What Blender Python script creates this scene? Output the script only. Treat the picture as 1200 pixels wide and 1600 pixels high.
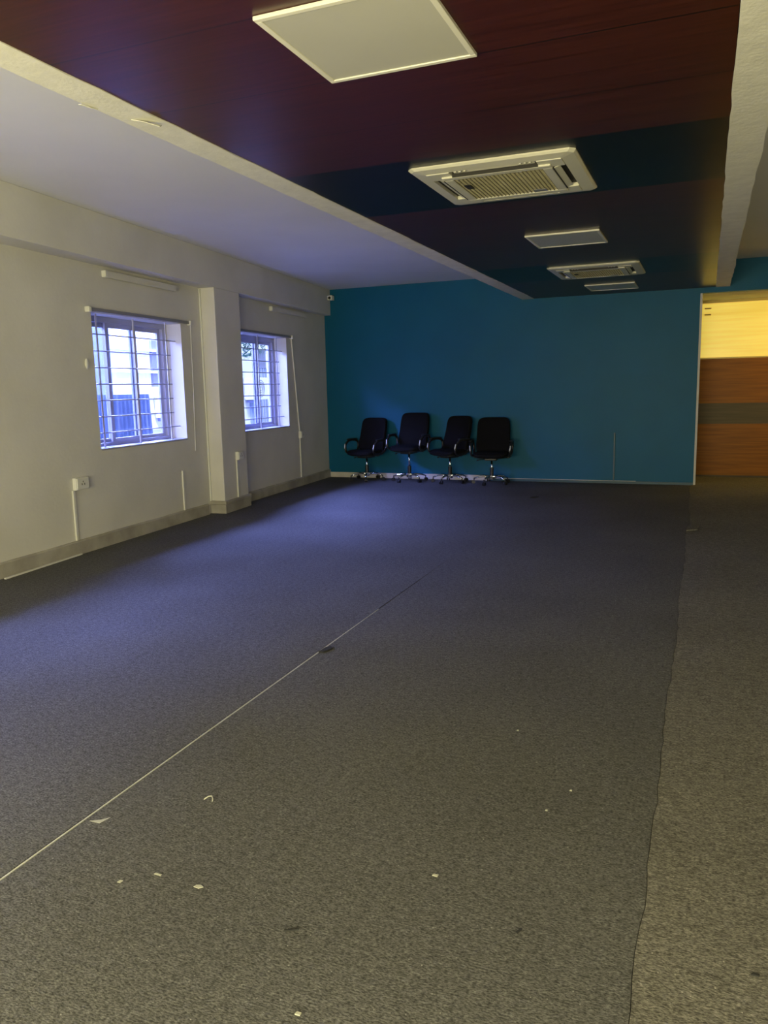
import bpy, bmesh, math, random
from mathutils import Vector, Matrix
random.seed(7)
for o in list(bpy.data.objects): bpy.data.objects.remove(o)
S = bpy.context.scene
COL = S.collection
PI = math.pi

# ------------------------------------------------------------------ camera
cam_d = bpy.data.cameras.new('camera'); cam = bpy.data.objects.new('camera', cam_d); COL.objects.link(cam)
YAW, PITCH, ROLL = 0.39095222, 0.155138609, -0.0222584247
fw = Vector((-math.sin(YAW)*math.cos(PITCH), math.cos(YAW)*math.cos(PITCH), -math.sin(PITCH)))
rt = Vector((math.cos(YAW), math.sin(YAW), 0)); up = rt.cross(fw)
r2 = rt*math.cos(ROLL)+up*math.sin(ROLL); u2 = -rt*math.sin(ROLL)+up*math.cos(ROLL)
M = Matrix((r2, u2, -fw)).transposed().to_4x4(); M.translation = (0, 0, 1.41)
cam.matrix_world = M
cam_d.sensor_fit = 'HORIZONTAL'; cam_d.sensor_width = 36; cam_d.lens = 36*1223.78/1200
cam_d.clip_start = 0.05; cam_d.clip_end = 200
S.camera = cam

# ------------------------------------------------------------------ world, lights, exposure
S.view_settings.view_transform = 'Standard'; S.view_settings.look = 'None'
S.view_settings.gamma = 1; S.view_settings.use_curve_mapping = False
S.view_settings.exposure = 0.0
W = bpy.data.worlds.new('world'); S.world = W; W.use_nodes = True
bg = W.node_tree.nodes['Background']; bg.inputs[0].default_value = (0.45, 0.58, 1.0, 1); bg.inputs[1].default_value = 2.2

def area(name, loc, target, sx, sy, power, color, spread=180):
    d = bpy.data.lights.new(name, 'AREA'); d.shape = 'RECTANGLE'; d.size = sx; d.size_y = sy
    d.energy = power; d.color = color; d.spread = math.radians(spread)
    o = bpy.data.objects.new(name, d); COL.objects.link(o); o.location = loc
    o.rotation_euler = (Vector(target)-Vector(loc)).to_track_quat('-Z', 'Y').to_euler()
    return o
# daylight falling between the two buildings onto the windows
area('daylight_yard', (-8.5, 6.4, 3.75), (-4.6, 6.4, 0.6), 12.0, 1.5, 9500, (0.29, 0.33, 1.0))
# warm light of the front half of the room, behind the camera
area('room_light_rear', (-1.2, -1.2, 1.0), (-1.5, 3.0, 2.1), 4.5, 1.2, 370, (1.0, 0.91, 0.54))
# lamp in the passage behind the opening
area('passage_light', (2.0, 12.1, 2.55), (1.7, 12.6, 0.5), 1.4, 0.3, 22, (1.0, 0.66, 0.16))
sd = bpy.data.lights.new('sun', 'SUN'); sd.energy = 3.0; sd.angle = 0.01; sd.color = (1, 0.96, 0.9)
sun = bpy.data.objects.new('sun', sd); COL.objects.link(sun); sun.location = (5, 0, 12)
sun.rotation_euler = Vector((-0.62, 0.25, -0.75)).to_track_quat('-Z', 'Y').to_euler()

# ------------------------------------------------------------------ materials
def mat(name, color, rough=0.6, metal=0.0, var=0.0, vscale=3.0, bump=0.0, bscale=60, spec=0.5, color2=None, detail=4, emit=None, estr=0, coat=0):
    m = bpy.data.materials.new(name); m.use_nodes = True; nt = m.node_tree; b = nt.nodes['Principled BSDF']
    b.inputs['Base Color'].default_value = (*color, 1); b.inputs['Roughness'].default_value = rough
    b.inputs['Metallic'].default_value = metal; b.inputs['Specular IOR Level'].default_value = spec
    b.inputs['Coat Weight'].default_value = coat
    tc = nt.nodes.new('ShaderNodeTexCoord')
    c2 = color2 if color2 else tuple(c*(1-var) for c in color)
    n = nt.nodes.new('ShaderNodeTexNoise'); n.inputs['Scale'].default_value = vscale; n.inputs['Detail'].default_value = detail
    nt.links.new(tc.outputs['Object'], n.inputs['Vector'])
    r = nt.nodes.new('ShaderNodeValToRGB'); r.color_ramp.elements[0].position = 0.35; r.color_ramp.elements[1].position = 0.65
    r.color_ramp.elements[0].color = (*c2, 1); r.color_ramp.elements[1].color = (*color, 1)
    nt.links.new(n.outputs['Fac'], r.inputs['Fac']); nt.links.new(r.outputs['Color'], b.inputs['Base Color'])
    if bump:
        n2 = nt.nodes.new('ShaderNodeTexNoise'); n2.inputs['Scale'].default_value = bscale; n2.inputs['Detail'].default_value = 3
        nt.links.new(tc.outputs['Object'], n2.inputs['Vector'])
        bp = nt.nodes.new('ShaderNodeBump'); bp.inputs['Strength'].default_value = bump; bp.inputs['Distance'].default_value = 0.01
        nt.links.new(n2.outputs['Fac'], bp.inputs['Height']); nt.links.new(bp.outputs['Normal'], b.inputs['Normal'])
    if emit:
        b.inputs['Emission Color'].default_value = (*emit, 1); b.inputs['Emission Strength'].default_value = estr
    return m

def carpet_mat(name, base):
    m = bpy.data.materials.new(name); m.use_nodes = True; nt = m.node_tree; b = nt.nodes['Principled BSDF']
    b.inputs['Roughness'].default_value = 0.95; b.inputs['Specular IOR Level'].default_value = 0.15
    tc = nt.nodes.new('ShaderNodeTexCoord')
    def noise(scale, det, lo, hi, c0, c1):
        n = nt.nodes.new('ShaderNodeTexNoise'); n.inputs['Scale'].default_value = scale; n.inputs['Detail'].default_value = det
        n.inputs['Roughness'].default_value = 0.65
        mp = nt.nodes.new('ShaderNodeMapping'); mp.inputs['Scale'].default_value = (0.5, 1, 1) if scale > 50 else (1, 1, 1)
        nt.links.new(tc.outputs['Object'], mp.inputs['Vector']); nt.links.new(mp.outputs[0], n.inputs['Vector'])
        r = nt.nodes.new('ShaderNodeValToRGB'); r.color_ramp.elements[0].position = lo; r.color_ramp.elements[1].position = hi
        r.color_ramp.elements[0].color = (*c0, 1); r.color_ramp.elements[1].color = (*c1, 1)
        nt.links.new(n.outputs['Fac'], r.inputs['Fac']); return n, r
    def mix(kind, fac, a, c):
        x = nt.nodes.new('ShaderNodeMix'); x.data_type = 'RGBA'; x.blend_type = kind; x.inputs['Factor'].default_value = fac
        nt.links.new(a, x.inputs['A']); nt.links.new(c, x.inputs['B']); return x.outputs['Result']
    n1, r1 = noise(210, 3, 0.36, 0.70, tuple(c*0.45 for c in base), tuple(min(1, c*1.75) for c in base))
    n2, r2_ = noise(60, 4, 0.35, 0.65, (0.70, 0.70, 0.70), (1.2, 1.2, 1.2))
    n3, r3 = noise(0.9, 3, 0.3, 0.7, (0.86, 0.86, 0.86), (1.08, 1.08, 1.08))
    c = mix('MULTIPLY', 1, r1.outputs['Color'], r2_.outputs['Color'])
    c = mix('MULTIPLY', 1, c, r3.outputs['Color'])
    # pale fibres scattered through the felt
    v = nt.nodes.new('ShaderNodeTexVoronoi'); v.inputs['Scale'].default_value = 55; nt.links.new(tc.outputs['Object'], v.inputs['Vector'])
    rr = nt.nodes.new('ShaderNodeValToRGB'); rr.color_ramp.elements[0].position = 0.07; rr.color_ramp.elements[1].position = 0.14
    rr.color_ramp.elements[0].color = (1, 1, 1, 1); rr.color_ramp.elements[1].color = (0, 0, 0, 1)
    nt.links.new(v.outputs['Distance'], rr.inputs['Fac'])
    sx = nt.nodes.new('ShaderNodeSeparateColor'); nt.links.new(v.outputs['Color'], sx.inputs['Color'])
    gt = nt.nodes.new('ShaderNodeMath'); gt.operation = 'GREATER_THAN'; gt.inputs[1].default_value = 0.86; nt.links.new(sx.outputs['Red'], gt.inputs[0])
    mu = nt.nodes.new('ShaderNodeMath'); mu.operation = 'MULTIPLY'; nt.links.new(gt.outputs[0], mu.inputs[0]); nt.links.new(rr.outputs['Color'], mu.inputs[1])
    x = nt.nodes.new('ShaderNodeMix'); x.data_type = 'RGBA'; nt.links.new(mu.outputs[0], x.inputs['Factor']); nt.links.new(c, x.inputs['A'])
    x.inputs['B'].default_value = (*[min(1, q*2.6) for q in base], 1)
    nt.links.new(x.outputs['Result'], b.inputs['Base Color'])
    bp = nt.nodes.new('ShaderNodeBump'); bp.inputs['Strength'].default_value = 0.6; bp.inputs['Distance'].default_value = 0.004
    nt.links.new(n1.outputs['Fac'], bp.inputs['Height']); nt.links.new(bp.outputs['Normal'], b.inputs['Normal'])
    return m

def laminate_mat(name):
    """red-brown laminate boards 0.605 m wide laid across the room, two bands of black ones"""
    m = bpy.data.materials.new(name); m.use_nodes = True; nt = m.node_tree; b = nt.nodes['Principled BSDF']
    b.inputs['Roughness'].default_value = 0.33; b.inputs['Specular IOR Level'].default_value = 0.3
    L = nt.links.new
    tc = nt.nodes.new('ShaderNodeTexCoord'); sp = nt.nodes.new('ShaderNodeSeparateXYZ'); L(tc.outputs['Object'], sp.inputs[0])
    def math_(op, a, v=None):
        n = nt.nodes.new('ShaderNodeMath'); n.operation = op
        if hasattr(a, 'links'): L(a, n.inputs[0])
        else: n.inputs[0].default_value = a
        if v is not None:
            if hasattr(v, 'links'): L(v, n.inputs[1])
            else: n.inputs[1].default_value = v
        return n.outputs[0]
    Y = sp.outputs['Y']
    def band(a, c): return math_('MULTIPLY', math_('GREATER_THAN', Y, a), math_('LESS_THAN', Y, c))
    dark = math_('ADD', band(4.32, 5.53), band(8.56, 9.77))
    # seams
    fr = math_('FRACT', math_('DIVIDE', math_('ADD', Y, -4.32+0.605*20), 0.605))
    seam = math_('ADD', math_('LESS_THAN', fr, 0.008), math_('GREATER_THAN', fr, 0.995))
    # grain runs along x
    mp = nt.nodes.new('ShaderNodeMapping'); mp.inputs['Scale'].default_value = (1.2, 26, 1); L(tc.outputs['Object'], mp.inputs['Vector'])
    n = nt.nodes.new('ShaderNodeTexNoise'); n.inputs['Scale'].default_value = 2.0; n.inputs['Detail'].default_value = 6; L(mp.outputs[0], n.inputs['Vector'])
    r = nt.nodes.new('ShaderNodeValToRGB'); r.color_ramp.elements[0].position = 0.3; r.color_ramp.elements[1].position = 0.72
    r.color_ramp.elements[0].color = (0.034, 0.007, 0.004, 1); r.color_ramp.elements[1].color = (0.064, 0.014, 0.007, 1)
    L(n.outputs['Fac'], r.inputs['Fac'])
    x = nt.nodes.new('ShaderNodeMix'); x.data_type = 'RGBA'; L(dark, x.inputs['Factor']); L(r.outputs['Color'], x.inputs['A']); x.inputs['B'].default_value = (0.004, 0.004, 0.004, 1)
    y = nt.nodes.new('ShaderNodeMix'); y.data_type = 'RGBA'; L(seam, y.inputs['Factor']); L(x.outputs['Result'], y.inputs['A']); y.inputs['B'].default_value = (0.006, 0.004, 0.004, 1)
    L(y.outputs['Result'], b.inputs['Base Color'])
    n3 = nt.nodes.new('ShaderNodeTexNoise'); n3.inputs['Scale'].default_value = 1.2; L(tc.outputs['Object'], n3.inputs['Vector'])
    bp = nt.nodes.new('ShaderNodeBump'); bp.inputs['Strength'].default_value = 0.25; bp.inputs['Distance'].default_value = 0.02
    L(n3.outputs['Fac'], bp.inputs['Height']); L(bp.outputs['Normal'], b.inputs['Normal'])
    return m

def panel_wood(name, c1, c2):
    m = bpy.data.materials.new(name); m.use_nodes = True; nt = m.node_tree; b = nt.nodes['Principled BSDF']
    b.inputs['Roughness'].default_value = 0.4; b.inputs['Specular IOR Level'].default_value = 0.15
    tc = nt.nodes.new('ShaderNodeTexCoord'); mp = nt.nodes.new('ShaderNodeMapping'); mp.inputs['Scale'].default_value = (1.0, 1, 30)
    nt.links.new(tc.outputs['Object'], mp.inputs['Vector'])
    n = nt.nodes.new('ShaderNodeTexNoise'); n.inputs['Scale'].default_value = 2; n.inputs['Detail'].default_value = 5; nt.links.new(mp.outputs[0], n.inputs['Vector'])
    r = nt.nodes.new('ShaderNodeValToRGB'); r.color_ramp.elements[0].position = .3; r.color_ramp.elements[1].position = .7
    r.color_ramp.elements[0].color = (*c1, 1); r.color_ramp.elements[1].color = (*c2, 1)
    nt.links.new(n.outputs['Fac'], r.inputs['Fac']); nt.links.new(r.outputs['Color'], b.inputs['Base Color'])
    return m

def glass_mat(name, tint=(0.9, 0.95, 1.0)):
    m = bpy.data.materials.new(name); m.use_nodes = True; nt = m.node_tree
    for n in list(nt.nodes):
        if n.type != 'OUTPUT_MATERIAL': nt.nodes.remove(n)
    out = [n for n in nt.nodes if n.type == 'OUTPUT_MATERIAL'][0]
    t = nt.nodes.new('ShaderNodeBsdfTransparent'); t.inputs[0].default_value = (*tint, 1)
    g = nt.nodes.new('ShaderNodeBsdfGlossy'); g.inputs['Roughness'].default_value = 0.02
    lw = nt.nodes.new('ShaderNodeLayerWeight'); lw.inputs['Blend'].default_value = 0.5
    pw = nt.nodes.new('ShaderNodeMath'); pw.operation = 'POWER'; pw.inputs[1].default_value = 5; nt.links.new(lw.outputs['Facing'], pw.inputs[0])
    f = nt.nodes.new('ShaderNodeMath'); f.operation = 'MULTIPLY_ADD'; f.inputs[1].default_value = 0.9; f.inputs[2].default_value = 0.04; nt.links.new(pw.outputs[0], f.inputs[0])
    mx = nt.nodes.new('ShaderNodeMixShader')
    nt.links.new(f.outputs[0], mx.inputs[0]); nt.links.new(t.outputs[0], mx.inputs[1]); nt.links.new(g.outputs[0], mx.inputs[2])
    nt.links.new(mx.outputs[0], out.inputs['Surface'])
    return m

MT = {}
MT['wall'] = mat('cream_plaster', (0.68, 0.665, 0.62), 0.75, var=0.10, vscale=1.6, bump=0.12, bscale=30, detail=6)
MT['slab'] = mat('white_painted_slab', (0.80, 0.80, 0.82), 0.8, var=0.05, vscale=1.2, bump=0.06, bscale=25)
MT['beam'] = mat('rough_cream_plaster', (0.80, 0.78, 0.68), 0.8, var=0.10, vscale=9, bump=0.22, bscale=45, detail=7)
MT['teal'] = mat('teal_paint', (0.002, 0.108, 0.215), 0.5, var=0.10, vscale=1.3, bump=0.05, bscale=20, spec=0.25)
MT['teal_trim'] = mat('teal_trim_paint', (0.001, 0.055, 0.11), 0.4)
MT['base'] = mat('scuffed_skirting', (0.44, 0.42, 0.37), 0.6, color2=(0.30, 0.28, 0.24), vscale=4, detail=7, bump=0.2)
MT['white'] = mat('white_plastic', (0.72, 0.72, 0.68), 0.4, var=0.05)
MT['whitewash'] = mat('white_skirting', (0.62, 0.60, 0.56), 0.5, var=0.15, vscale=6)
MT['alu'] = mat('white_aluminium', (0.36, 0.37, 0.46), 0.35, var=0.04)
MT['greymetal'] = mat('grey_metal', (0.30, 0.30, 0.34), 0.4, metal=0.3, var=0.1)
MT['grille'] = mat('window_bar_paint', (0.34, 0.34, 0.40), 0.4, var=0.1)
MT['barlight'] = mat('pale_bar_paint', (0.66, 0.64, 0.72), 0.35, var=0.1)
MT['ac'] = mat('ac_plastic', (0.68, 0.66, 0.54), 0.35, var=0.06, vscale=5)
MT['ac_dark'] = mat('ac_dark_slot', (0.02, 0.018, 0.015), 0.7)
MT['ac_mesh'] = mat('ac_mesh', (0.30, 0.27, 0.16), 0.5, var=0.1)
MT['ac_filter'] = mat('ac_filter', (0.09, 0.08, 0.05), 0.8, var=0.2, vscale=20)
MT['diffuser'] = mat('lamp_diffuser', (0.50, 0.49, 0.42), 0.3, var=0.04)
MT['lampframe'] = mat('lamp_frame', (0.74, 0.72, 0.62), 0.35)
MT['laminate'] = laminate_mat('ceiling_laminate')
MT['carpet'] = carpet_mat('grey_felt_carpet', (0.112, 0.111, 0.106))
MT['carpet2'] = carpet_mat('worn_felt_carpet', (0.155, 0.148, 0.128))
MT['concrete'] = mat('concrete', (0.32, 0.31, 0.29), 0.9, var=0.3, vscale=8, bump=0.3)
MT['screed'] = mat('dark_screed', (0.03, 0.03, 0.03), 0.9)  # near black all over, so the gap at the carpet seam shows dark
MT['scrap'] = mat('dusty_paper', (0.42, 0.42, 0.34), 0.8)
MT['blackfab'] = mat('black_mesh_fabric', (0.005, 0.005, 0.006), 0.85, var=0.3, vscale=80, bump=0.3, bscale=300, spec=0.15)
MT['blackpl'] = mat('black_plastic', (0.012, 0.012, 0.014), 0.35)
MT['chrome'] = mat('chrome', (0.85, 0.86, 0.9), 0.12, metal=1.0)
MT['armtrim'] = mat('satin_metal_trim', (0.75, 0.78, 0.85), 0.4, metal=0.2)
MT['wood'] = panel_wood('orange_brown_panel', (0.20, 0.068, 0.003), (0.32, 0.115, 0.005))
MT['woodband'] = panel_wood('olive_band', (0.085, 0.065, 0.035), (0.12, 0.09, 0.05))
MT['glass'] = glass_mat('window_glass')
MT['paper'] = mat('paper', (0.75, 0.74, 0.66), 0.7)
MT['seam'] = mat('pale_backing_tape', (0.55, 0.55, 0.44), 0.7, var=0.2, vscale=8)
MT['lint'] = mat('dark_lint', (0.02, 0.02, 0.02), 0.9)
MT['sheet'] = mat('corrugated_zinc', (0.22, 0.29, 0.40), 0.45, metal=0.2, var=0.2, vscale=3)
MT['outwall'] = mat('pale_outside_render', (0.82, 0.82, 0.80), 0.8, var=0.08, vscale=2)
MT['outblue'] = mat('blue_grey_render', (0.30, 0.36, 0.55), 0.8, var=0.1)
MT['outdark'] = mat('dark_shutter', (0.16, 0.17, 0.28), 0.6, var=0.1)
MT['leaf'] = mat('leaf_green', (0.05, 0.16, 0.12), 0.6, var=0.5, vscale=20)

# ------------------------------------------------------------------ mesh helpers
def obj(name, bm, m, parent=None, smooth=False, bevel=0, bseg=2):
    me = bpy.data.meshes.new(name); bmesh.ops.recalc_face_normals(bm, faces=bm.faces); bm.to_mesh(me); bm.free()
    me.materials.append(m)
    if smooth:
        for p in me.polygons: p.use_smooth = True
    o = bpy.data.objects.new(name, me); COL.objects.link(o)
    if parent: o.parent = parent
    if bevel:
        b = o.modifiers.new('bevel', 'BEVEL'); b.width = bevel; b.segments = bseg; b.limit_method = 'ANGLE'
    return o
def struct(o): o['kind'] = 'structure'; return o
def tag(o, label, cat, group=None, kind=None):
    o['label'] = label; o['category'] = cat
    if group: o['group'] = group
    if kind: o['kind'] = kind
    return o
def thing(name, label, cat, loc=(0, 0, 0), rotz=0, group=None):
    o = bpy.data.objects.new(name, None); COL.objects.link(o); o.location = loc; o.rotation_euler = (0, 0, rotz); o.empty_display_size = 0.1
    return tag(o, label, cat, group)
def box(bm, x0, x1, y0, y1, z0, z1, mtx=None):
    vs = [bm.verts.new(v) for v in ((x0, y0, z0), (x1, y0, z0), (x1, y1, z0), (x0, y1, z0), (x0, y0, z1), (x1, y0, z1), (x1, y1, z1), (x0, y1, z1))]
    for f in ((0, 3, 2, 1), (4, 5, 6, 7), (0, 1, 5, 4), (1, 2, 6, 5), (2, 3, 7, 6), (3, 0, 4, 7)): bm.faces.new([vs[i] for i in f])
    if mtx:
        for v in vs: v.co = mtx @ v.co
    return bm
def nb(): return bmesh.new()
def bx(*a, **k): return box(nb(), *a, **k)
def prism(bm, pts, z0, z1):
    a = [bm.verts.new((p[0], p[1], z0)) for p in pts]; b = [bm.verts.new((p[0], p[1], z1)) for p in pts]
    bm.faces.new(a[::-1]); bm.faces.new(b)
    for i in range(len(pts)):
        j = (i+1) % len(pts); bm.faces.new((a[i], a[j], b[j], b[i]))
    return bm
def tube(bm, pts, r, n=10, closed=False, rs=None):
    pts = [Vector(p) for p in pts]; N = len(pts); rings = []
    for i, p in enumerate(pts):
        if closed: d = (pts[(i+1) % N]-pts[i-1])
        else: d = pts[min(i+1, N-1)]-pts[max(i-1, 0)]
        d.normalize(); ref = Vector((0, 0, 1)) if abs(d.z) < 0.95 else Vector((1, 0, 0))
        a = d.cross(ref).normalized(); b = d.cross(a)
        rr = rs[i] if rs else r
        if not isinstance(rr, tuple): rr = (rr, rr)
        rings.append([bm.verts.new(p+a*rr[0]*math.cos(2*PI*k/n)+b*rr[1]*math.sin(2*PI*k/n)) for k in range(n)])
    for i in range(N if closed else N-1):
        A, B = rings[i], rings[(i+1) % N]
        for k in range(n): bm.faces.new((A[k], A[(k+1) % n], B[(k+1) % n], B[k]))
    if not closed: bm.faces.new(rings[0][::-1]); bm.faces.new(rings[-1])
    return bm

# left wall frame: s runs along the wall (0 at the back wall), z up, o = offset into the room
YB = 11.63
W0 = Vector((-5.755, YB, 0)); aw = math.atan(0.088); WT = Vector((-math.sin(aw), math.cos(aw), 0)); WN = Vector((math.cos(aw), math.sin(aw), 0))
WM = Matrix((WN, WT, (0, 0, 1))).transposed().to_4x4(); WM.translation = W0        # local (offset, s, z)
F0 = Vector((-5.644, YB, 0)); bw = 0.107; FT = Vector((-math.sin(bw), math.cos(bw), 0)); FN = Vector((math.cos(bw), math.sin(bw), 0))
FM = Matrix((FN, FT, (0, 0, 1))).transposed().to_4x4(); FM.translation = F0
def wallbox(o0, o1, s0, s1, z0, z1, m=None): return bx(o0, o1, s0, s1, z0, z1, mtx=(m or WM))
def wp(o, s, z=0): return WM @ Vector((o, s, z))
def fp(o, s, z=0): return FM @ Vector((o, s, z))
ZL = 2.66   # laminate ceiling
ZS = 3.0    # slab
YR = -4.0   # rear wall
XR = 4.2

# ------------------------------------------------------------------ setting
# floor
struct(obj('floor', bx(-6.6, XR+.2, YR-.2, 14.0, -0.2, -0.006), MT['screed']))
# slab ceiling (left, right of the dropped ceiling all in one)
struct(obj('ceiling_slab', bx(-6.6, XR+.2, YR-.2, YB+.15, ZS, ZS+.2), MT['slab']))
struct(obj('ceiling_laminate', bx(-2.37, 0.05, YR, YB, ZL, ZL+.03), MT['laminate']))
def beam(name, x0, x1, seed):
    rnd = random.Random(seed); bm = nb(); n = 90; rows = []
    for i in range(n+1):
        y = YR+(YB-YR)*i/n; j0 = rnd.uniform(-.004, .004); j1 = rnd.uniform(-.006, .006)
        rows.append([bm.verts.new(v) for v in ((x0+j0, y, ZS), (x0+j0, y, ZL-.004), (x1+j1, y, ZL-.004), (x1+j1, y, ZS))])
    for a, b in zip(rows, rows[1:]):
        for k in range(4): bm.faces.new((a[k], a[(k+1) % 4], b[(k+1) % 4], b[k]))
    bm.faces.new(rows[0]); bm.faces.new(rows[-1][::-1])
    return struct(obj(name, bm, MT['beam']))
beam('trim_1', -2.545, -2.37, 1)
beam('trim_2', 0.05, 0.225, 2)
# back wall with the opening at the right
bm = nb()
box(bm, -6.4, -0.134, YB, YB+.15, -.006, ZS); box(bm, -0.134, 1.75, YB, YB+.15, 2.59, ZS); box(bm, 1.75, XR, YB, YB+.15, -.006, ZS)
struct(obj('wall_back', bm, MT['teal']))
struct(obj('trim_3', bx(-0.137, -0.110, YB-.004, YB+.154, 0, 2.588), MT['whitewash']))
# skirting on the back wall: white in the left part, teal with a pale top edge in the right part
struct(obj('baseboard_back', bx(-5.73, -3.02, YB-.018, YB, 0, 0.082), MT['whitewash'], bevel=.003))
bm = bx(-3.02, -0.137, YB-.014, YB, 0, 0.036)
struct(obj('baseboard_back_teal', bm, MT['teal_trim']))
struct(obj('trim_4', bx(-3.02, -0.9, YB-.017, YB-.001, 0.0362, 0.042), MT['whitewash']))
# right wall, rear wall
struct(obj('wall_right', bx(XR, XR+.2, YR, 14.0, -.006, ZS), MT['wall']))
struct(obj('wall_rear', bx(-6.4, XR, YR-.2, YR, -.006, ZS), MT['wall']))
# left wall with two window openings
WZ0, WZ1 = 0.913, 2.168
WINS = [(-5.855, -4.34), (-3.05, -1.54)]
bm = nb(); TH = 0.32
edges = [-15.9, -9.25, -7.737, WINS[0][0], WINS[0][1], WINS[1][0], WINS[1][1], 0.1]
for k in (0, 2, 4, 6): box(bm, -TH, 0, edges[k], edges[k+1], -.006, ZS, mtx=WM)
for a, b in WINS+[(-9.25, -7.737)]:
    box(bm, -TH, 0, a, b, -.006, WZ0, mtx=WM); box(bm, -TH, 0, a, b, WZ1, ZS, mtx=WM)
bmesh.ops.remove_doubles(bm, verts=bm.verts, dist=1e-5)
struct(obj('wall_left', bm, MT['wall']))
# plaster beam along the top of the left wall and the pillar between the windows
ya, yb_ = -15.7, -0.0
bm = nb(); prism(bm, [fp(0, ya)[:2], fp(0, yb_)[:2], wp(-.01, 0)[:2], wp(-.01, ya)[:2]], 2.6, ZS)
struct(obj('trim_5', bm, MT['wall'], bevel=.006))
p0, p1 = fp(0, -3.885), fp(0, -3.25)
q0, q1 = p0-WN*0.26, p1-WN*0.24
def pill(g, z0, z1): return prism(nb(), [(p0-FT*g+FN*g)[:2], (p1+FT*g+FN*g)[:2], (q1+FT*g)[:2], (q0-FT*g)[:2]], z0, z1)
struct(obj('wall_left_pillar', pill(0, 0, 2.6), MT['wall'], bevel=.008))
bm = pill(.020, 0, .105); 
struct(obj('baseboard_pillar', bm, MT['base'], bevel=.003))
struct(obj('trim_6', pill(.028, .105, .150), MT['base'], bevel=.008))
# skirting on the left wall
for nm, a, b in (('baseboard_left', -15.6, -3.99), ('baseboard_left_far', -3.26, -.003)):
    bm = nb(); rnd = random.Random(3); n = 60; rows = []
    for i in range(n+1):
        s = a+(b-a)*i/n; h = .125+rnd.uniform(-.003, .003)
        rows.append([bm.verts.new(WM @ Vector(v)) for v in ((0, s, 0), (.028, s, 0), (.026, s, h-.012), (.016, s, h), (0, s, h))])
    for r0, r1 in zip(rows, rows[1:]):
        for k in range(5): bm.faces.new((r0[k], r0[(k+1) % 5], r1[(k+1) % 5], r1[k]))
    bm.faces.new(rows[0]); bm.faces.new(rows[-1][::-1])
    struct(obj(nm, bm, MT['base']))

# passage behind the opening
YF = 12.73
bm = nb(); box(bm, -1.6, XR, YF, YF+.1, 0, 0.797)
struct(obj('wall_passage', bx(-1.6, XR, YF+.05, YF+.15, 0, 2.62), MT['wall']))
struct(obj('wall_passage_wood_low', bx(-1.6, XR, YF, YF+.049, 0.03, 0.797), MT['wood'])); bm.free()
struct(obj('trim_7', bx(-1.6, XR, YF+.006, YF+.049, 0, 0.03), MT['woodband']))
struct(obj('wall_passage_band', bx(-1.6, XR, YF+.004, YF+.049, 0.797, 1.10), MT['woodband']))
struct(obj('wall_passage_wood_high', bx(-1.6, XR, YF, YF+.049, 1.10, 1.75), MT['wood']))
struct(obj('ceiling_passage', bx(-1.6, XR, YB+.15, YF+.2, 2.59, 2.69), MT['wall']))
struct(obj('wall_passage_end', bx(-1.75, -1.6, YB+.15, YF+.15, 0, 2.62), MT['wall']))

# yellow wall above the wood panelling; lamplight on it put in as striped emission
m = bpy.data.materials.new('glowing_yellow_wall'); m.use_nodes = True; nt = m.node_tree; b = nt.nodes['Principled BSDF']
b.inputs['Base Color'].default_value = (0.75, 0.55, 0.12, 1); b.inputs['Roughness'].default_value = 0.25
tc = nt.nodes.new('ShaderNodeTexCoord'); mp = nt.nodes.new('ShaderNodeMapping'); mp.inputs['Scale'].default_value = (0.7, 1, 16)
nt.links.new(tc.outputs['Object'], mp.inputs['Vector'])
n = nt.nodes.new('ShaderNodeTexNoise'); n.inputs['Scale'].default_value = 1.6; n.inputs['Detail'].default_value = 2; nt.links.new(mp.outputs[0], n.inputs['Vector'])
r = nt.nodes.new('ShaderNodeValToRGB'); r.color_ramp.elements[0].position = .35; r.color_ramp.elements[1].position = .7
r.color_ramp.elements[0].color = (0.66, 0.46, 0.055, 1); r.color_ramp.elements[1].color = (0.80, 0.60, 0.10, 1)
nt.links.new(n.outputs['Fac'], r.inputs['Fac']); nt.links.new(r.outputs['Color'], b.inputs['Emission Color']); b.inputs['Emission Strength'].default_value = 0.74
MT['glowwall'] = m
ywall = struct(obj('window_4', bx(-1.6, XR, YF+.01, YF+.04, 1.75, 2.55), MT['glowwall']))
bm = nb(); box(bm, -1.6, XR, YF-.004, YF+.045, 2.55, 2.59); box(bm, -1.6, XR, YF-.004, YF+.045, 1.752, 1.768)
obj('window_frame', bm, mat('yellow_frame', (0.62, 0.46, 0.10), 0.4), ywall)  # edging strips of the glowing yellow wall area
bm = nb()
for z in (2.478, 2.388): box(bm, -0.085, 0.005, YF-.002, YF+.009, z-.008, z+.008)
obj('vent_slot', bm, mat('dull_slot', (0.35, 0.24, 0.03), 0.6), ywall)

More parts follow.
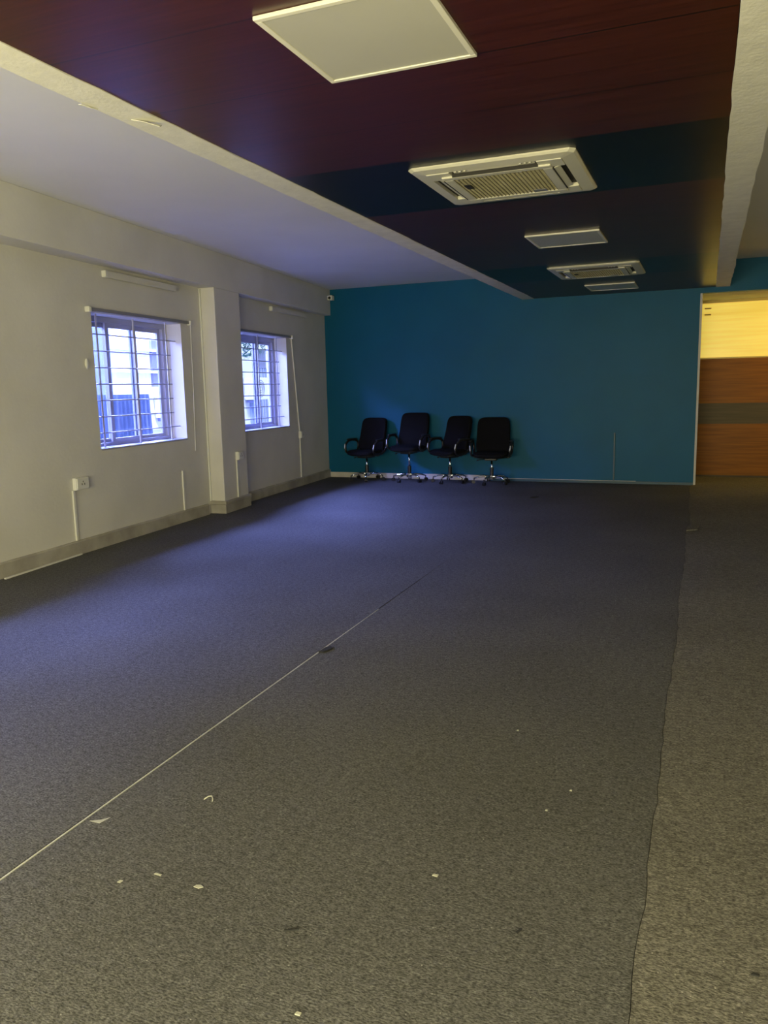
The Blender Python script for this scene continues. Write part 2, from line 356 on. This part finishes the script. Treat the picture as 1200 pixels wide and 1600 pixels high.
# ------------------------------------------------------------------ windows on the left wall
def make_window(idx, s0):
    """aluminium sliding window, three panes, set 0.2 m back in the reveal; local frame (offset, s, z)"""
    s1 = s0+1.513; w = bpy.data.objects.new('window_%d' % idx, None); COL.objects.link(w); w.matrix_world = WM @ Matrix.Translation((0, s0, 0)); struct(w)
    def o(name, bm, m, par=w, **k):
        return obj(name, bm, m, par, **k)
    L = s1-s0; z0, z1 = WZ0, WZ1
    bm = nb()   # outer frame
    box(bm, -.27, -.19, 0, L, z0, z0+.04); box(bm, -.27, -.19, 0, L, z1-.055, z1)
    box(bm, -.27, -.19, 0, .045, z0+.04, z1-.055); box(bm, -.27, -.19, L-.075, L, z0+.04, z1-.055)
    o('window_frame', bm, MT['alu'], bevel=.004)
    for k, (a, b, off) in enumerate(((.045, .515, -.24), (.45, .955, -.205), (.89, 1.44, -.235))):
        bm = nb(); t = .05; za, zb = z0+.04, z1-.055
        box(bm, off-.012, off+.012, a, a+t, za, zb); box(bm, off-.012, off+.012, b-t, b, za, zb)
        box(bm, off-.012, off+.012, a+t, b-t, za, za+.035); box(bm, off-.012, off+.012, a+t, b-t, zb-.045, zb)
        sash = o('sash', bm, MT['alu'], bevel=.003)
        obj('pane', bx(off-.002, off+.002, a+t, b-t, za+.035, zb-.045), MT['glass'], sash)
    # grille
    gr = bpy.data.objects.new('window_grille', None); COL.objects.link(gr); gr.parent = w; gr.location = (0, 0, 0)
    for x in (.17, .755, 1.34):
        obj('upright_bar', bx(-.085, -.078, x-.011, x+.011, z0, z1), MT['barlight'], gr)
    for k in range(7):
        z = 1.056+.1545*k; a, b = (.0, L) if k in (0, 6) else (.10, 1.40)
        obj('cross_bar', tube(nb(), [(-.078, a, z), (-.078, b, z)], .006, 8), MT['grille'], gr)
    o('window_sill', bx(-.19, .004, 0, L, z0-.012, z0+.006), MT['alu'], bevel=.002)
    # recessed hardware channel
    return w
make_window(1, WINS[0][0]); make_window(2, WINS[1][0]); make_window(3, -9.25)

def wt(name, label, cat, s, z, off=0, group=None, m=None):
    o = bpy.data.objects.new(name, None); COL.objects.link(o); o.matrix_world = (m or WM) @ Matrix.Translation((off, s, z)); o.empty_display_size = .05
    return tag(o, label, cat, group)

# blind rails above the windows
for (s0, lab, L, cord) in ((-5.92, 'empty grey blind rail with white end brackets above the nearer barred window', 1.73, (-.0, 1.42)),
                     (-3.10, 'empty grey blind rail above the farther barred window beyond the pillar', 1.70, None)):
    t = wt('blind_rail', lab, 'blind rail', s0, 2.19, 0, 'blind rails above the windows')
    obj('rail', bx(.002, .032, .02, L-.02, -.016, .016), MT['greymetal'], t, bevel=.003)
    for y in (0, L): 
        bm = bx(.0, .05, y-.02, y+.02, -.03, .022); obj('bracket', bm, MT['white'], t, bevel=.008)
    if cord:
        obj('cord', tube(nb(), [(.03, L+.005, -.03), (.028, L-.005, -.7), (.025, L-.03, -1.42)], .004, 6), MT['white'], t)
# battens painted over below the plaster beam
for (s, z, L, lab) in ((-5.63, 2.50, 1.18, 'painted-over light batten high on the wall above the nearer window'),
                       (-2.03, 2.505, 1.19, 'painted-over light batten high on the wall above the farther window')):
    t = wt('light_batten', lab, 'light batten', s, z, 0, 'old light battens under the beam')
    obj('housing', bx(.001, .045, 0, L, -.002, .062), MT['base'] if 0 else MT['wall'], t, bevel=.006)
    obj('end_cap', bx(.001, .048, -.03, -.001, .0, .06), MT['white'], t, bevel=.004)
# small knob left of the nearer window
t = wt('cord_cleat', 'small white oval cord cleat on the wall left of the nearer window', 'cord cleat', -5.985, 1.70)
bm = nb(); bmesh.ops.create_uvsphere(bm, u_segments=16, v_segments=10, radius=1); bmesh.ops.scale(bm, vec=(.014, .022, .048), verts=bm.verts); bmesh.ops.translate(bm, vec=(.014, 0, 0), verts=bm.verts)
obj('cleat', bm, MT['white'], t, smooth=True)

# sockets and trunking
def socket(label, s, z, w, h, m=WM, base=0.0, trunk_to=.128, up_to=None, ts=0.0, plate=True):
    t = wt('wall_socket', label, 'socket', s, z, base, 'sockets on the window wall', m)
    obj('back_box', bx(.001, .040, -w/2, w/2, -h/2, h/2), MT['white'], t, bevel=.005)
    if plate:
        pl = obj('face_plate', bx(.0405, .050, -w/2+.006, w/2-.006, -h/2+.006, h/2-.006), MT['white'], t, bevel=.004)
        bm = nb()
        for dy in (-.018, .018): box(bm, .0495, .0508, dy-.004, dy+.004, -.014, .004)
        box(bm, .0495, .0508, -.004, .004, .012, .026); obj('socket_holes', bm, MT['lint'], pl)
    return t
def trunk(label, s, z0, z1, m=WM, off=0.0, s2=None, w=.028, mt='white', nm='cable_trunking'):
    s2 = s if s2 is None else s2
    bm = nb(); vs = []
    for (ss, z) in ((s, z0), (s2, z1)):
        vs.append([bm.verts.new(v) for v in ((.001, ss-w/2, z), (.017, ss-w/2, z), (.017, ss+w/2, z), (.001, ss+w/2, z))])
    a, b = vs
    for k in range(4): bm.faces.new((a[k], a[(k+1) % 4], b[(k+1) % 4], b[k]))
    bm.faces.new(a[::-1]); bm.faces.new(b)
    for v in bm.verts: v.co = m @ (v.co+Vector((off, 0, 0)))
    return tag(obj(nm, bm, MT[mt], bevel=.002), label, 'cable trunking', 'white trunking on the window wall' if mt == 'white' else None)
socket('white double socket on the wall below and left of the nearer window', -6.21, .635, .17, .11)
trunk('white upright trunking below the double socket near the left edge', -6.30, .128, .578)
trunk('short white upright trunking with no socket, between double socket and pillar', -4.49, .128, .57)
socket('white socket on the front face of the pillar', -3.50, .655, .13, .10, m=FM)
trunk('white upright trunking on the front face of the pillar', -3.545, .152, .603, m=FM)
socket('white socket at lower right of the farther window', -1.165, .768, .12, .105)
trunk('white upright trunking under the socket beside the farther window', -1.185, .13, .713)
trunk('slightly slanted white trunking running from farther window top down to a socket', -1.19, .823, 2.20, s2=-1.37, w=.03)
trunk('thin full-height trunking in the corner between nearer wall bay and pillar', -3.905, .15, 2.59, off=.0, w=.03)
tr = trunk('teal-painted upright trunking on the teal wall right of the chairs', 0, 0, .69, m=Matrix.Translation((-1.205, YB-.0, .037)) @ Matrix.Rotation(-PI/2, 4, 'Z'), w=.022, mt='teal_trim')
# loose trunking on the carpet by the skirting
bm = nb(); A, B = Vector((-5.055, 4.42, 0)), Vector((-5.165, 5.36, 0)); d = (B-A).normalized(); e = Vector((-d.y, d.x, 0))*.010
prism(bm, [(A-e)[:2], (B-e)[:2], (B+e)[:2], (A+e)[:2]], .0005, .012)
tag(obj('loose_trim_strip', bm, MT['white']), 'loose white plastic strip lying on the carpet along the left skirting', 'plastic strip')

# security camera in the far corner on the wall beam
t = thing('security_camera', 'small white security camera in the far corner under the ceiling', 'security camera', (-5.60, YB-.001, 2.86))
obj('mount', bx(-.03, .03, -.03, 0, -.03, .03), MT['white'], t, bevel=.004)
h = obj('camera_body', bx(-.035, .045, -.12, -.03, -.035, .04), MT['white'], t, bevel=.01)
obj('lens', tube(nb(), [(.005, -.118, 0), (.005, -.128, 0)], .022, 16), MT['blackpl'], h)

# ------------------------------------------------------------------ carpets
def seamx(y): return -1.866-.0135*y
def edgex(y):
    pts = [(-4, -.105), (1.7, -.107), (2.4, -.114), (3.3, -.11), (6.05, -.121), (8, -.135), (8.05, -.11), (11.3, -.18), (11.63, -.15)]
    for (a, xa), (b, xb) in zip(pts, pts[1:]):
        if a <= y <= b: return xa+(xb-xa)*(y-a)/(b-a)
    return pts[-1][1]
rnd = random.Random(11)
ys = [YR+(YB-YR)*i/160 for i in range(161)]
jit = {y: rnd.uniform(-.006, .006)+.006*math.sin(y*3.1) for y in ys}
def strip(f0, f1, yy, z0, z1, name, m):
    bm = nb(); rows = []
    for y in yy:
        a, b = f0(y), f1(y); rows.append([bm.verts.new(v) for v in ((a, y, z0), (b, y, z0), (b, y, z1), (a, y, z1))])
    for r0, r1 in zip(rows, rows[1:]):
        for k in range(4): bm.faces.new((r0[k], r0[(k+1) % 4], r1[(k+1) % 4], r1[k]))
    bm.faces.new(rows[0]); bm.faces.new(rows[-1][::-1])
    return obj(name, bm, m)
def wallx(y): return W0.x-.088*(y-YB)*1.0+.001
gap = lambda y: .007 if y < 3.6 else max(.0006, .007-(y-3.6)*.0026)
tag(strip(wallx, lambda y: seamx(y)-gap(y), ys, -.0055, 0, 'carpet', MT['carpet']), 'dark grey felt carpet between the window wall and the long thin seam', 'carpet', 'felt carpets')
tag(strip(lambda y: seamx(y)+gap(y), lambda y: edgex(y)+jit[y], ys, -.0055, 0, 'carpet', MT['carpet']), 'dark grey felt carpet in the middle, right of the long thin seam', 'carpet', 'felt carpets')
ys2 = ys
tag(strip(lambda y: edgex(min(y, YB))+jit[y]+.002, lambda y: XR-.002, ys2, -.0055, .004, 'carpet', MT['carpet2']), 'lighter worn grey-brown carpet along the right, running through the opening', 'carpet', 'felt carpets')
yy = [YR+(4.55-YR)*i/80 for i in range(81)]
rs_ = random.Random(5)
tag(strip(lambda y: seamx(y)-.001, lambda y: seamx(y)+.0045*(1 if y < 3.8 else max(.15, 1-(y-3.8)/.8))+rs_.uniform(-.0005, .0008), yy, -.005, .0012, 'seam_strip', MT['seam']), 'thin pale strip in the long straight carpet seam', 'seam strip')
yy = [4.56+(5.9-4.56)*i/10 for i in range(11)]
tag(obj('carpet', bx(-1.598, XR-.002, YB+.001, YF-.002, -.0055, .004), MT['carpet2']), 'short strip of grey-brown carpet in the passage in front of the wood panelling', 'carpet', 'felt carpets')
# things lying on the carpet
def flake(name, label, cat, x, y, pts, m, z=.001, h=.004, lift=0.0, rot=0, base=0.0):
    bm = nb(); c, s = math.cos(rot), math.sin(rot); P = [(x+a*c-b_*s, y+a*s+b_*c) for a, b_ in pts]
    prism(bm, P, base+z, base+z+h)
    if lift:
        mx = max(p[0] for p in P); mn = min(p[0] for p in P)
        for v in bm.verts: v.co.z += lift*((v.co.x-mn)/(mx-mn+1e-6))**2
    return tag(obj(name, bm, m), label, cat)
flake('paper_scrap', 'torn triangular pale scrap on the carpet just right of the seam, front left', 'paper scrap', -1.835, 1.883, [(-.03, -.012), (.012, -.012), (.022, .03), (.0, .006)], MT['scrap'], h=.001)
bm = tube(nb(), [(-1.58, 2.118, .004), (-1.573, 2.135, .008), (-1.562, 2.14, .009), (-1.55, 2.128, .006), (-1.545, 2.118, .004)], .0022, 6)
tag(obj('string_curl', bm, MT['scrap'], smooth=True), 'tiny curled white thread on the carpet, front left, beyond the torn scrap', 'thread')
flake('paper_scrap', 'tiny bright cream crumb on the carpet at the centre foreground', 'paper scrap', -.683, 1.989, [(-.009, -.003), (.007, -.004), (.008, .006), (-.006, .005)], MT['scrap'], h=.003)
flake('paper_scrap', 'small pale flake on the carpet, front left, nearest the centre of its cluster', 'paper scrap', -1.309, 1.703, [(-.012, -.006), (.006, -.008), (.016, .002), (.004, .008), (-.008, .004)], MT['scrap'], h=.002)
flake('paper_scrap', 'thin pale sliver on the carpet, front left, between two small flakes', 'paper scrap', -1.457, 1.689+.02, [(-.012, -.003), (.012, -.003), (.012, .003), (-.010, .004)], MT['scrap'], h=.002)
flake('paper_scrap', 'small pale flake on the carpet, front left, closest to the seam', 'paper scrap', -1.54, 1.642, [(-.006, -.006), (.005, -.005), (.006, .006), (-.004, .005)], MT['scrap'], h=.002)
flake('paper_scrap', 'tiny pale crumb at the very bottom edge of the photo', 'paper scrap', -.813, 1.39, [(-.007, -.004), (.006, -.004), (.006, .005), (-.006, .004)], MT['scrap'], h=.003)
flake('lint_clump', 'dark thin twig of lint on the carpet, bottom centre left', 'lint', -.964, 1.63, [(-.018, -.008), (.0, .0), (.018, .012), (.016, .014), (-.002, .005), (-.018, -.004)], MT['lint'])
flake('lint_clump', 'short dark lint fleck on the carpet, lower centre right', 'lint', -.405, 1.84, [(-.005, -.010), (.0, -.010), (.008, .010), (.004, .010)], MT['lint'])
flake('lint_clump', 'dark lint fleck on the lighter carpet at lower right', 'lint', .159, 1.881, [(-.010, -.004), (.008, -.004), (.010, .003), (-.004, .005)], MT['lint'], base=.004)
flake('lint_clump', 'dark torn tuft lying against the pale seam strip mid-room', 'lint', -1.888, 3.70, [(-.018, -.055), (.006, -.045), (.022, .0), (.026, .03), (.004, .05), (-.016, .02)], MT['lint'], h=.008)
flake('lint_clump', 'small dark scrap on the carpet near the teal wall, right of the chairs', 'lint', -2.006, 9.946, [(-.04, -.08), (.02, -.06), (.05, .02), (.02, .07), (-.03, .02)], MT['lint'], h=.008)
for k, (x, y, lab) in enumerate(((-.674, 3.038, 'tiny white speck on the carpet mid-floor, farthest of three specks'), (-.391, 2.617, 'tiny white speck on the carpet mid-floor, right one of three specks'), (-.447, 2.457, 'tiny white speck on the carpet mid-floor, nearest of three specks'))):
    flake('paper_speck', lab, 'paper speck', x, y, [(-.004, -.003), (.004, -.003), (.003, .004), (-.003, .003)], MT['scrap'], h=.003)
flake('carpet_flap', 'curled pale flap at the edge of the lighter carpet, far right', 'carpet flap', -.09, 8.03, [(-.05, -.10), (.05, -.09), (.06, .10), (-.04, .13)], MT['carpet2'], h=.01, base=.004, lift=.012)

# ------------------------------------------------------------------ ceiling fittings
def panel_light(label, x, y):
    t = thing('ceiling_panel_light', label, 'ceiling light', (x, y, ZL-.001), 0, 'square panel lights in the red laminate ceiling')
    h = .305; bm = nb()
    for a in ((-h, h, -h, -h+.022), (-h, h, h-.022, h), (-h, -h+.022, -h+.022, h-.022), (h-.022, h, -h+.022, h-.022)): box(bm, *a, -.014, 0)
    obj('frame', bm, MT['lampframe'], t, bevel=.002)
    obj('diffuser', bx(-h+.022, h-.022, -h+.022, h-.022, -.010, -.002), MT['diffuser'], t)
    return t
panel_light('large-looking unlit square panel light nearest the camera', -1.160, 2.795)
panel_light('unlit square panel light between the two ceiling air conditioners', -1.168, 7.11)
panel_light('unlit square panel light farthest away, just before the teal wall', -1.19, 10.76)

def cassette(label, x, y):
    t = thing('ceiling_air_conditioner', label, 'air conditioner', (x, y, ZL-.001), 0, 'four-way cassette air conditioners')
    H = .475; c = .03
    bm = nb()
    # outer ring with chamfered outer corners: bevelled lip sloping to the face
    def ring(half, ch): return [(half-ch, -half), (half, -half+ch), (half, half-ch), (half-ch, half), (-half+ch, half), (-half, half-ch), (-half, -half+ch), (-half+ch, -half)]
    loops = []
    for half, ch, z in ((H, c, 0), (H, c, -.008), (H-.012, c, -.018), (.392, .012, -.026), (.392, .012, 0)):
        loops.append([bm.verts.new((px, py, z)) for px, py in ring(half, ch)])
    for A, B in zip(loops, loops[1:]+loops[:1]):
        for k in range(8): bm.faces.new((A[k], A[(k+1) % 8], B[(k+1) % 8], B[k]))
    obj('front_panel', bm, MT['ac'], t)
    obj('inner_tray', bx(-.392, .392, -.392, .392, -.006, -.001), MT['ac_dark'], t)
    for sx in (-1, 1):
        for sy in (-1, 1):
            bm = prism(nb(), [(sx*.250, sy*.390), (sx*.390, sy*.390), (sx*.390, sy*.250), (sx*.318, sy*.250), (sx*.250, sy*.318)], -.030, -.006)
            obj('corner_cap', bm, MT['ac'], t, bevel=.004)
    bm = nb(); g0, g1 = .318, .262
    for a in ((-g0, g0, -g0, -g1), (-g0, g0, g1, g0), (-g0, -g1, -g1, g1), (g1, g0, -g1, g1)): box(bm, *a, -.040, -.006)
    g = obj('intake_grille', bm, MT['ac'], t, bevel=.006)
    bm = nb(); n = 22
    for k in range(n+1):
        p = -g1+2*g1*k/n
        for q in (0, 1):
            a, b2 = (p-.0025, p+.0025)
            if q: box(bm, -g1, g1, a, b2, -.0345, -.0305)
            else: box(bm, a, b2, -g1, g1, -.038, -.034)
    obj('grille_mesh', bm, MT['ac_mesh'], g)
    obj('filter', bx(-g1, g1, -g1, g1, -.024, -.007), MT['ac_filter'], g)
    obj('badge', bx(.12, .2, .19, .245, -.0405, -.0385), MT['greymetal'], g)
    obj('catch', bx(-.24, -.2, -.12, -.02, -.0415, -.0385), MT['ac_dark'], g)
    for k in range(4):
        obj('slot_shade', box(nb(), -.25, .25, -.324, -.3185, -.0385, -.0065, mtx=Matrix.Rotation(k*PI/2, 4, 'Z')), MT['ac_dark'], t)  # near-black strips added so the shallow slots look deep and shaded
        R_ = Matrix.Rotation(k*PI/2, 4, 'Z') @ Matrix.Translation((0, -.006 if k == 0 else 0, .012 if k == 0 else 0)) @ Matrix.Translation((0, -.339, -.026)) @ Matrix.Rotation(math.radians(-12 if k in (0, 2) else -18), 4, 'X')
        bm = nb(); box(bm, -.235, .235, -.019, .018, -.0025, .0025, mtx=R_)
        lv = obj('louver', bm, MT['ac'], t, bevel=.002)
    for sx in (-1, 1):
        for q in range(3):
            X = sx*(.16+q*.028)
            obj('louver_clip', bx(X-.007, X+.007, -.382, -.362, -.028, -.006), MT['ac'], t, bevel=.002)
    return t
cassette('nearer cassette air conditioner set in the black band of the laminate ceiling', -1.175, 4.935)
cassette('farther, smaller-looking cassette air conditioner near the teal wall', -1.175, 9.19)

# peeling paint on the left ceiling beam and slab
def peel(label, pts, name='paint_flake', mt='wall'):
    bm = nb(); n = len(pts); a = [bm.verts.new(p) for p in pts]; b = [bm.verts.new(Vector(p)+Vector((0, 0, .003))) for p in pts]
    bm.faces.new(a); bm.faces.new(b[::-1])
    for i in range(n): bm.faces.new((a[i], a[(i+1) % n], b[(i+1) % n], b[i]))
    return tag(obj(name, bm, MT[mt]), label, 'paint flake')
peel('curled paint flake hanging from the left ceiling beam, nearer the room centre', [(-2.49, 3.11, ZL-.006), (-2.43, 3.12, ZL-.020), (-2.38, 3.17, ZL-.034), (-2.39, 3.20, ZL-.020), (-2.45, 3.17, ZL-.006)])
peel('torn white paint flake at the outer edge of the left ceiling beam', [(-2.565, 2.86, ZL-.006), (-2.54, 2.85, ZL-.012), (-2.528, 2.90, ZL-.014), (-2.530, 2.94, ZL-.006), (-2.55, 2.90, ZL-.008)], mt='paper')

# ------------------------------------------------------------------ office chairs
def cushion(w, d, h, nx=14, ny=14, fn=None, k=4.0):
    """superellipsoid-edged cushion centred on the origin"""
    bm = nb(); bmesh.ops.create_cube(bm, size=2); bmesh.ops.subdivide_edges(bm, edges=bm.edges, cuts=9, use_grid_fill=True)
    for v in bm.verts:
        x, y, z = v.co; L = (abs(x)**k+abs(y)**k+abs(z)**k)**(1/k); v.co = Vector((x/L*w/2, y/L*d/2, z/L*h/2))
        if fn: v.co = fn(v.co)
    return bm
def make_chair(name, label):
    t = thing(name, label, 'office chair', (0, 0, 0), 0, 'black swivel chairs against the teal wall')
    # local: front is -Y ; dimensions in metres, overall seat at 0.47
    def seatf(c):
        c = c.copy()
        if c.y < -.1: c.z -= (-(c.y)-.1)**2*.9
        c.x *= 1-.10*max(0, c.y)/.25
        return c
    bm = cushion(.50, .48, .085, fn=seatf); bmesh.ops.translate(bm, vec=(0, -.02, .445), verts=bm.verts); obj('seat', bm, MT['blackfab'], t, smooth=True)
    obj('seat_shell', (lambda b: (bmesh.ops.translate(b, vec=(0, -.01, .403), verts=b.verts), b)[1])(cushion(.44, .42, .035)), MT['blackpl'], t, smooth=True)
    def backf(c):
        c = c.copy(); z = c.z
        c.x *= 1-.05*((z+.28)/.56)**2 if z > -.28 else 1
        c.y += -.45*(c.x**2)*1.0 + .35*(z**2)*.4 + .09*(z/.28)*.5 - .035*math.exp(-((z+.12)/.1)**2)
        return c
    bm = cushion(.50, .075, .57, fn=backf, k=7.0); bmesh.ops.translate(bm, vec=(0, .205, .685), verts=bm.verts)
    bk = obj('backrest', bm, MT['blackfab'], t, smooth=True)
    obj('back_badge', bx(.06, .10, .125, .150, .565, .578), mat('dull_red_mark', (0.12, 0.02, 0.02), 0.5), bk)
    bm = tube(nb(), [(0, .06, .385), (0, .19, .39), (0, .262, .43), (0, .272, .55), (0, .268, .66)], .02, 10, rs=[(.035, .012)]*5); obj('back_bar', bm, MT['blackpl'], t, smooth=True)
    for s in (-1, 1):
        pts = []
        for k in range(28):
            a = 2*PI*k/28
            ca, sa = math.cos(a), math.sin(a)
            y = .155*math.copysign(abs(ca)**.8, ca); z = .105*math.copysign(abs(sa)**.8, sa)
            pts.append((s*(.285+.012*sa), -.02+y+.03*sa, .525+z))
        arm = obj('armrest', tube(nb(), pts, .017, 10, closed=True), MT['blackpl'], t, smooth=True)
        obj('arm_pad', (lambda b: (bmesh.ops.translate(b, vec=(s*.297, -.005, .640), verts=b.verts), b)[1])(cushion(.055, .24, .028, k=3.5)), MT['blackpl'], arm, smooth=True)
        obj('arm_trim', tube(nb(), [(s*.285, -.185, .49), (s*.288, -.188, .52), (s*.293, -.176, .575)], .0085, 8), MT['armtrim'], arm, smooth=True)
        obj('arm_bracket', tube(nb(), [(s*.17, -.02, .398), (s*.25, -.02, .398), (s*.283, -.02, .42)], .014, 8), MT['blackpl'], arm, smooth=True)
    obj('tilt_mechanism', bx(-.09, .09, -.13, .11, .355, .392), MT['blackpl'], t, bevel=.012)
    obj('tilt_lever', tube(nb(), [(-.08, -.03, .372), (-.18, -.04, .362), (-.215, -.045, .350)], .007, 8, rs=[.006, .006, .012]), MT['blackpl'], t, smooth=True)
    gl = obj('gas_lift', tube(nb(), [(0, 0, .10), (0, 0, .24)], .028, 16), MT['blackpl'], t, smooth=False)
    obj('piston', tube(nb(), [(0, 0, .14), (0, 0, .357)], .014, 12), MT['chrome'], gl, smooth=True)
    obj('hub', tube(nb(), [(0, 0, .065), (0, 0, .125)], .045, 20), MT['chrome'], t, smooth=False)
    for k in range(5):
        a = 2*PI*k/5+.3; ca, sa = math.cos(a), math.sin(a)
        P = lambda r, z: (r*ca, r*sa, z)
        lg = obj('base_leg', tube(nb(), [P(.03, .108), P(.12, .112), P(.2, .100), P(.262, .078)], .02, 10, rs=[(.022, .016), (.019, .014), (.015, .012), (.013, .010)]), MT['chrome'], t, smooth=True)
        cs = obj('caster', tube(nb(), [P(.262, .085), P(.262, .052)], .008, 8), MT['blackpl'], lg)
        bm = nb(); tx, ty = -sa, ca
        for q in (-1, 1):
            c0 = Vector(P(.268, .026))+Vector((tx, ty, 0))*q*.006; c1 = c0+Vector((tx, ty, 0))*q*.018
            tube(bm, [c0, c1], .026, 18)
        # join wheel mesh to caster as one part
        me = bpy.data.meshes.new('caster'); 
        b2 = nb(); b2.from_mesh(cs.data); tmp = bpy.data.meshes.new('tmp'); bm.to_mesh(tmp); b2.from_mesh(tmp); b2.to_mesh(me); me.materials.append(MT['blackpl']); cs.data = me; b2.free(); bm.free()
    return t
def copy_tree(o, parent=None):
    c = o.copy(); COL.objects.link(c)
    if parent: c.parent = parent
    for ch in list(o.children): copy_tree(ch, c)
    return c
chair0 = make_chair('office_chair', 'black swivel chair in the corner, leftmost of four along the teal wall')
spots = [(-4.93, 11.30, -16, 0, None), (-4.21, 11.28, -9, 1, 'tallest black swivel chair, second from the left corner'),
         (-3.555, 11.28, -27, 2, 'black swivel chair turned to its side, third from the left corner'),
         (-2.90, 11.24, 6, 3, 'black swivel chair at the right end of the row by the teal wall')]
hts = [0.0, 0.075, 0.02, -0.005]; spin = [0, .5, .9, .35]
for (x, y, r_, k, lab) in spots:
    c = chair0 if k == 0 else copy_tree(chair0)
    c.location = (x, y, 0); c.rotation_euler = (0, 0, math.radians(r_))
    if lab: c['label'] = lab
    for ch in c.children:          # gas lift height and star-base heading differ from chair to chair
        nm = ch.name.split('.')[0]
        if nm in ('base_leg', 'hub'): ch.rotation_euler = (0, 0, spin[k])
        elif nm == 'gas_lift':
            for p in ch.children: p.location = (0, 0, hts[k])
        else: ch.location = (0, 0, hts[k])

# ------------------------------------------------------------------ outside the windows
struct(obj('ground_outside', bx(-16, -6.65, -3, 24, -.25, -.02), MT['concrete']))
# corrugated sheet leaning in the yard
def corr(name, s0, s1, zb, zt, off, slant):
    bm = nb(); n = int((s1-s0)/.0275/1)*2; A = []; B = []
    for i in range(n+1):
        u = i/n; s = s0+(s1-s0)*u; o_ = off+.034*math.sin(s/.11*2*PI)
        A.append((o_-.35, s+0, zb)); B.append((o_, s-slant*u, zt))
    va = [bm.verts.new(p) for p in A]; vb = [bm.verts.new(p) for p in B]
    vc = [bm.verts.new((p[0]+.004, p[1], p[2])) for p in A]; vd = [bm.verts.new((p[0]+.004, p[1], p[2])) for p in B]
    for i in range(n):
        bm.faces.new((va[i], va[i+1], vb[i+1], vb[i])); bm.faces.new((vc[i], vd[i], vd[i+1], vc[i+1]))
        bm.faces.new((vb[i], vb[i+1], vd[i+1], vd[i])); bm.faces.new((va[i], vc[i], vc[i+1], va[i+1]))
    bm.faces.new((va[0], vb[0], vd[0], vc[0])); bm.faces.new((va[-1], vc[-1], vd[-1], vb[-1]))
    for v in bm.verts: v.co = WM @ v.co
    return obj(name, bm, MT['sheet'])
bmx = corr('corrugated_sheet', -5.3, -2.05, .0, 1.42, -1.6, .62)
tag(bmx, 'bluish corrugated metal sheet standing outside the nearer window', 'metal sheet')
# neighbouring building
t = thing('neighbour_building', 'bright pale building wall with ledges seen through the barred windows', 'building')
def ob(name, o0, o1, s0, s1, z0, z1, m, par=t, bev=0): return obj(name, wallbox(o0, o1, s0, s1, z0, z1), m, par, bevel=bev)
ob('wall', -3.8, -3.3, -9, 10, -.02, 7.0, MT['outwall'])
for z in (2.15, 1.78, 1.36): ob('ledge', -3.3, -3.22, -1.4, 1.2, z, z+.035, MT['outwall'])
for z in (1.1, .8): ob('ledge', -3.3, -3.24, -.3, 1.2, z, z+.03, MT['outwall'])
ob('downpipe', -3.3, -3.2, -2.05, -1.97, -.02, 7, MT['outwall'])
ob('downpipe', -3.3, -3.2, -1.84, -1.76, -.02, 7, MT['outblue'])
ob('wall_projection', -3.3, -2.7, -3.6, -1.9, -.02, 7, MT['outblue'])
ob('shutter', -3.3, -3.25, .02, .24, 1.55, 2.35, MT['outdark'])
ob('shutter', -3.3, -3.25, 3.75, 4.15, .62, 1.25, MT['outblue'])
ob('window', -3.3, -3.25, 4.05, 4.55, 1.95, 2.35, MT['outdark'])
for k in range(4): ob('cable_pipe', -3.3, -3.26, 4.3+.13*k, 4.33+.13*k, -.02, 1.95, MT['outblue'])
for (s, z, lab) in ((.05, 1.0, 'grey outdoor air conditioning unit seen at the right of the nearer window'), (3.5, 1.25, 'outdoor air conditioning unit seen through the farther window')):
    u = wt('outdoor_condenser', lab, 'air conditioning unit', s, z, -3.29, 'outdoor units on the neighbouring wall')
    obj('casing', bx(0, .28, 0, .62, 0, .48), MT['outwall'], u, bevel=.01)
    bm = nb(); 
    for q in range(4): tube(bm, [(.288, .24+.045*(q+1)*math.cos(2*PI*i/24), .24+.045*(q+1)*math.sin(2*PI*i/24)) for i in range(24)], .005, 6, closed=True)
    obj('fan_guard', bm, MT['outdark'], u)
    obj('bracket', bx(.02, .26, .05, .09, -.06, -.001), MT['outdark'], u)
# foliage high up outside the farther window
bm = nb(); rl = random.Random(4)
for i in range(260):
    c = Vector((-2.6+rl.uniform(-.3, .3), 2.6+rl.uniform(-.5, .6), 2.35+rl.uniform(-.22, .45))); a = rl.uniform(0, PI*2); d1 = Vector((rl.uniform(-.3, .3), math.cos(a), math.sin(a))).normalized()*rl.uniform(.05, .11); d2 = d1.cross(Vector((1, .2, .1))).normalized()*.022
    vs = [bm.verts.new(WM @ p) for p in (c-d1, c+d2, c+d1, c-d2)]; bm.faces.new(vs)
lv = tag(obj('climbing_plant', bm, MT['leaf']), 'dark green leaves high outside the farther window', 'plant')
lv.data.materials[0] = MT['leaf']
bm = tube(nb(), [WM @ Vector((-2.6, 2.7, -.02)), WM @ Vector((-2.62, 2.75, 1.2)), WM @ Vector((-2.6, 2.6, 2.5))], .02, 8)
obj('stem', bm, MT['outdark'], lv)
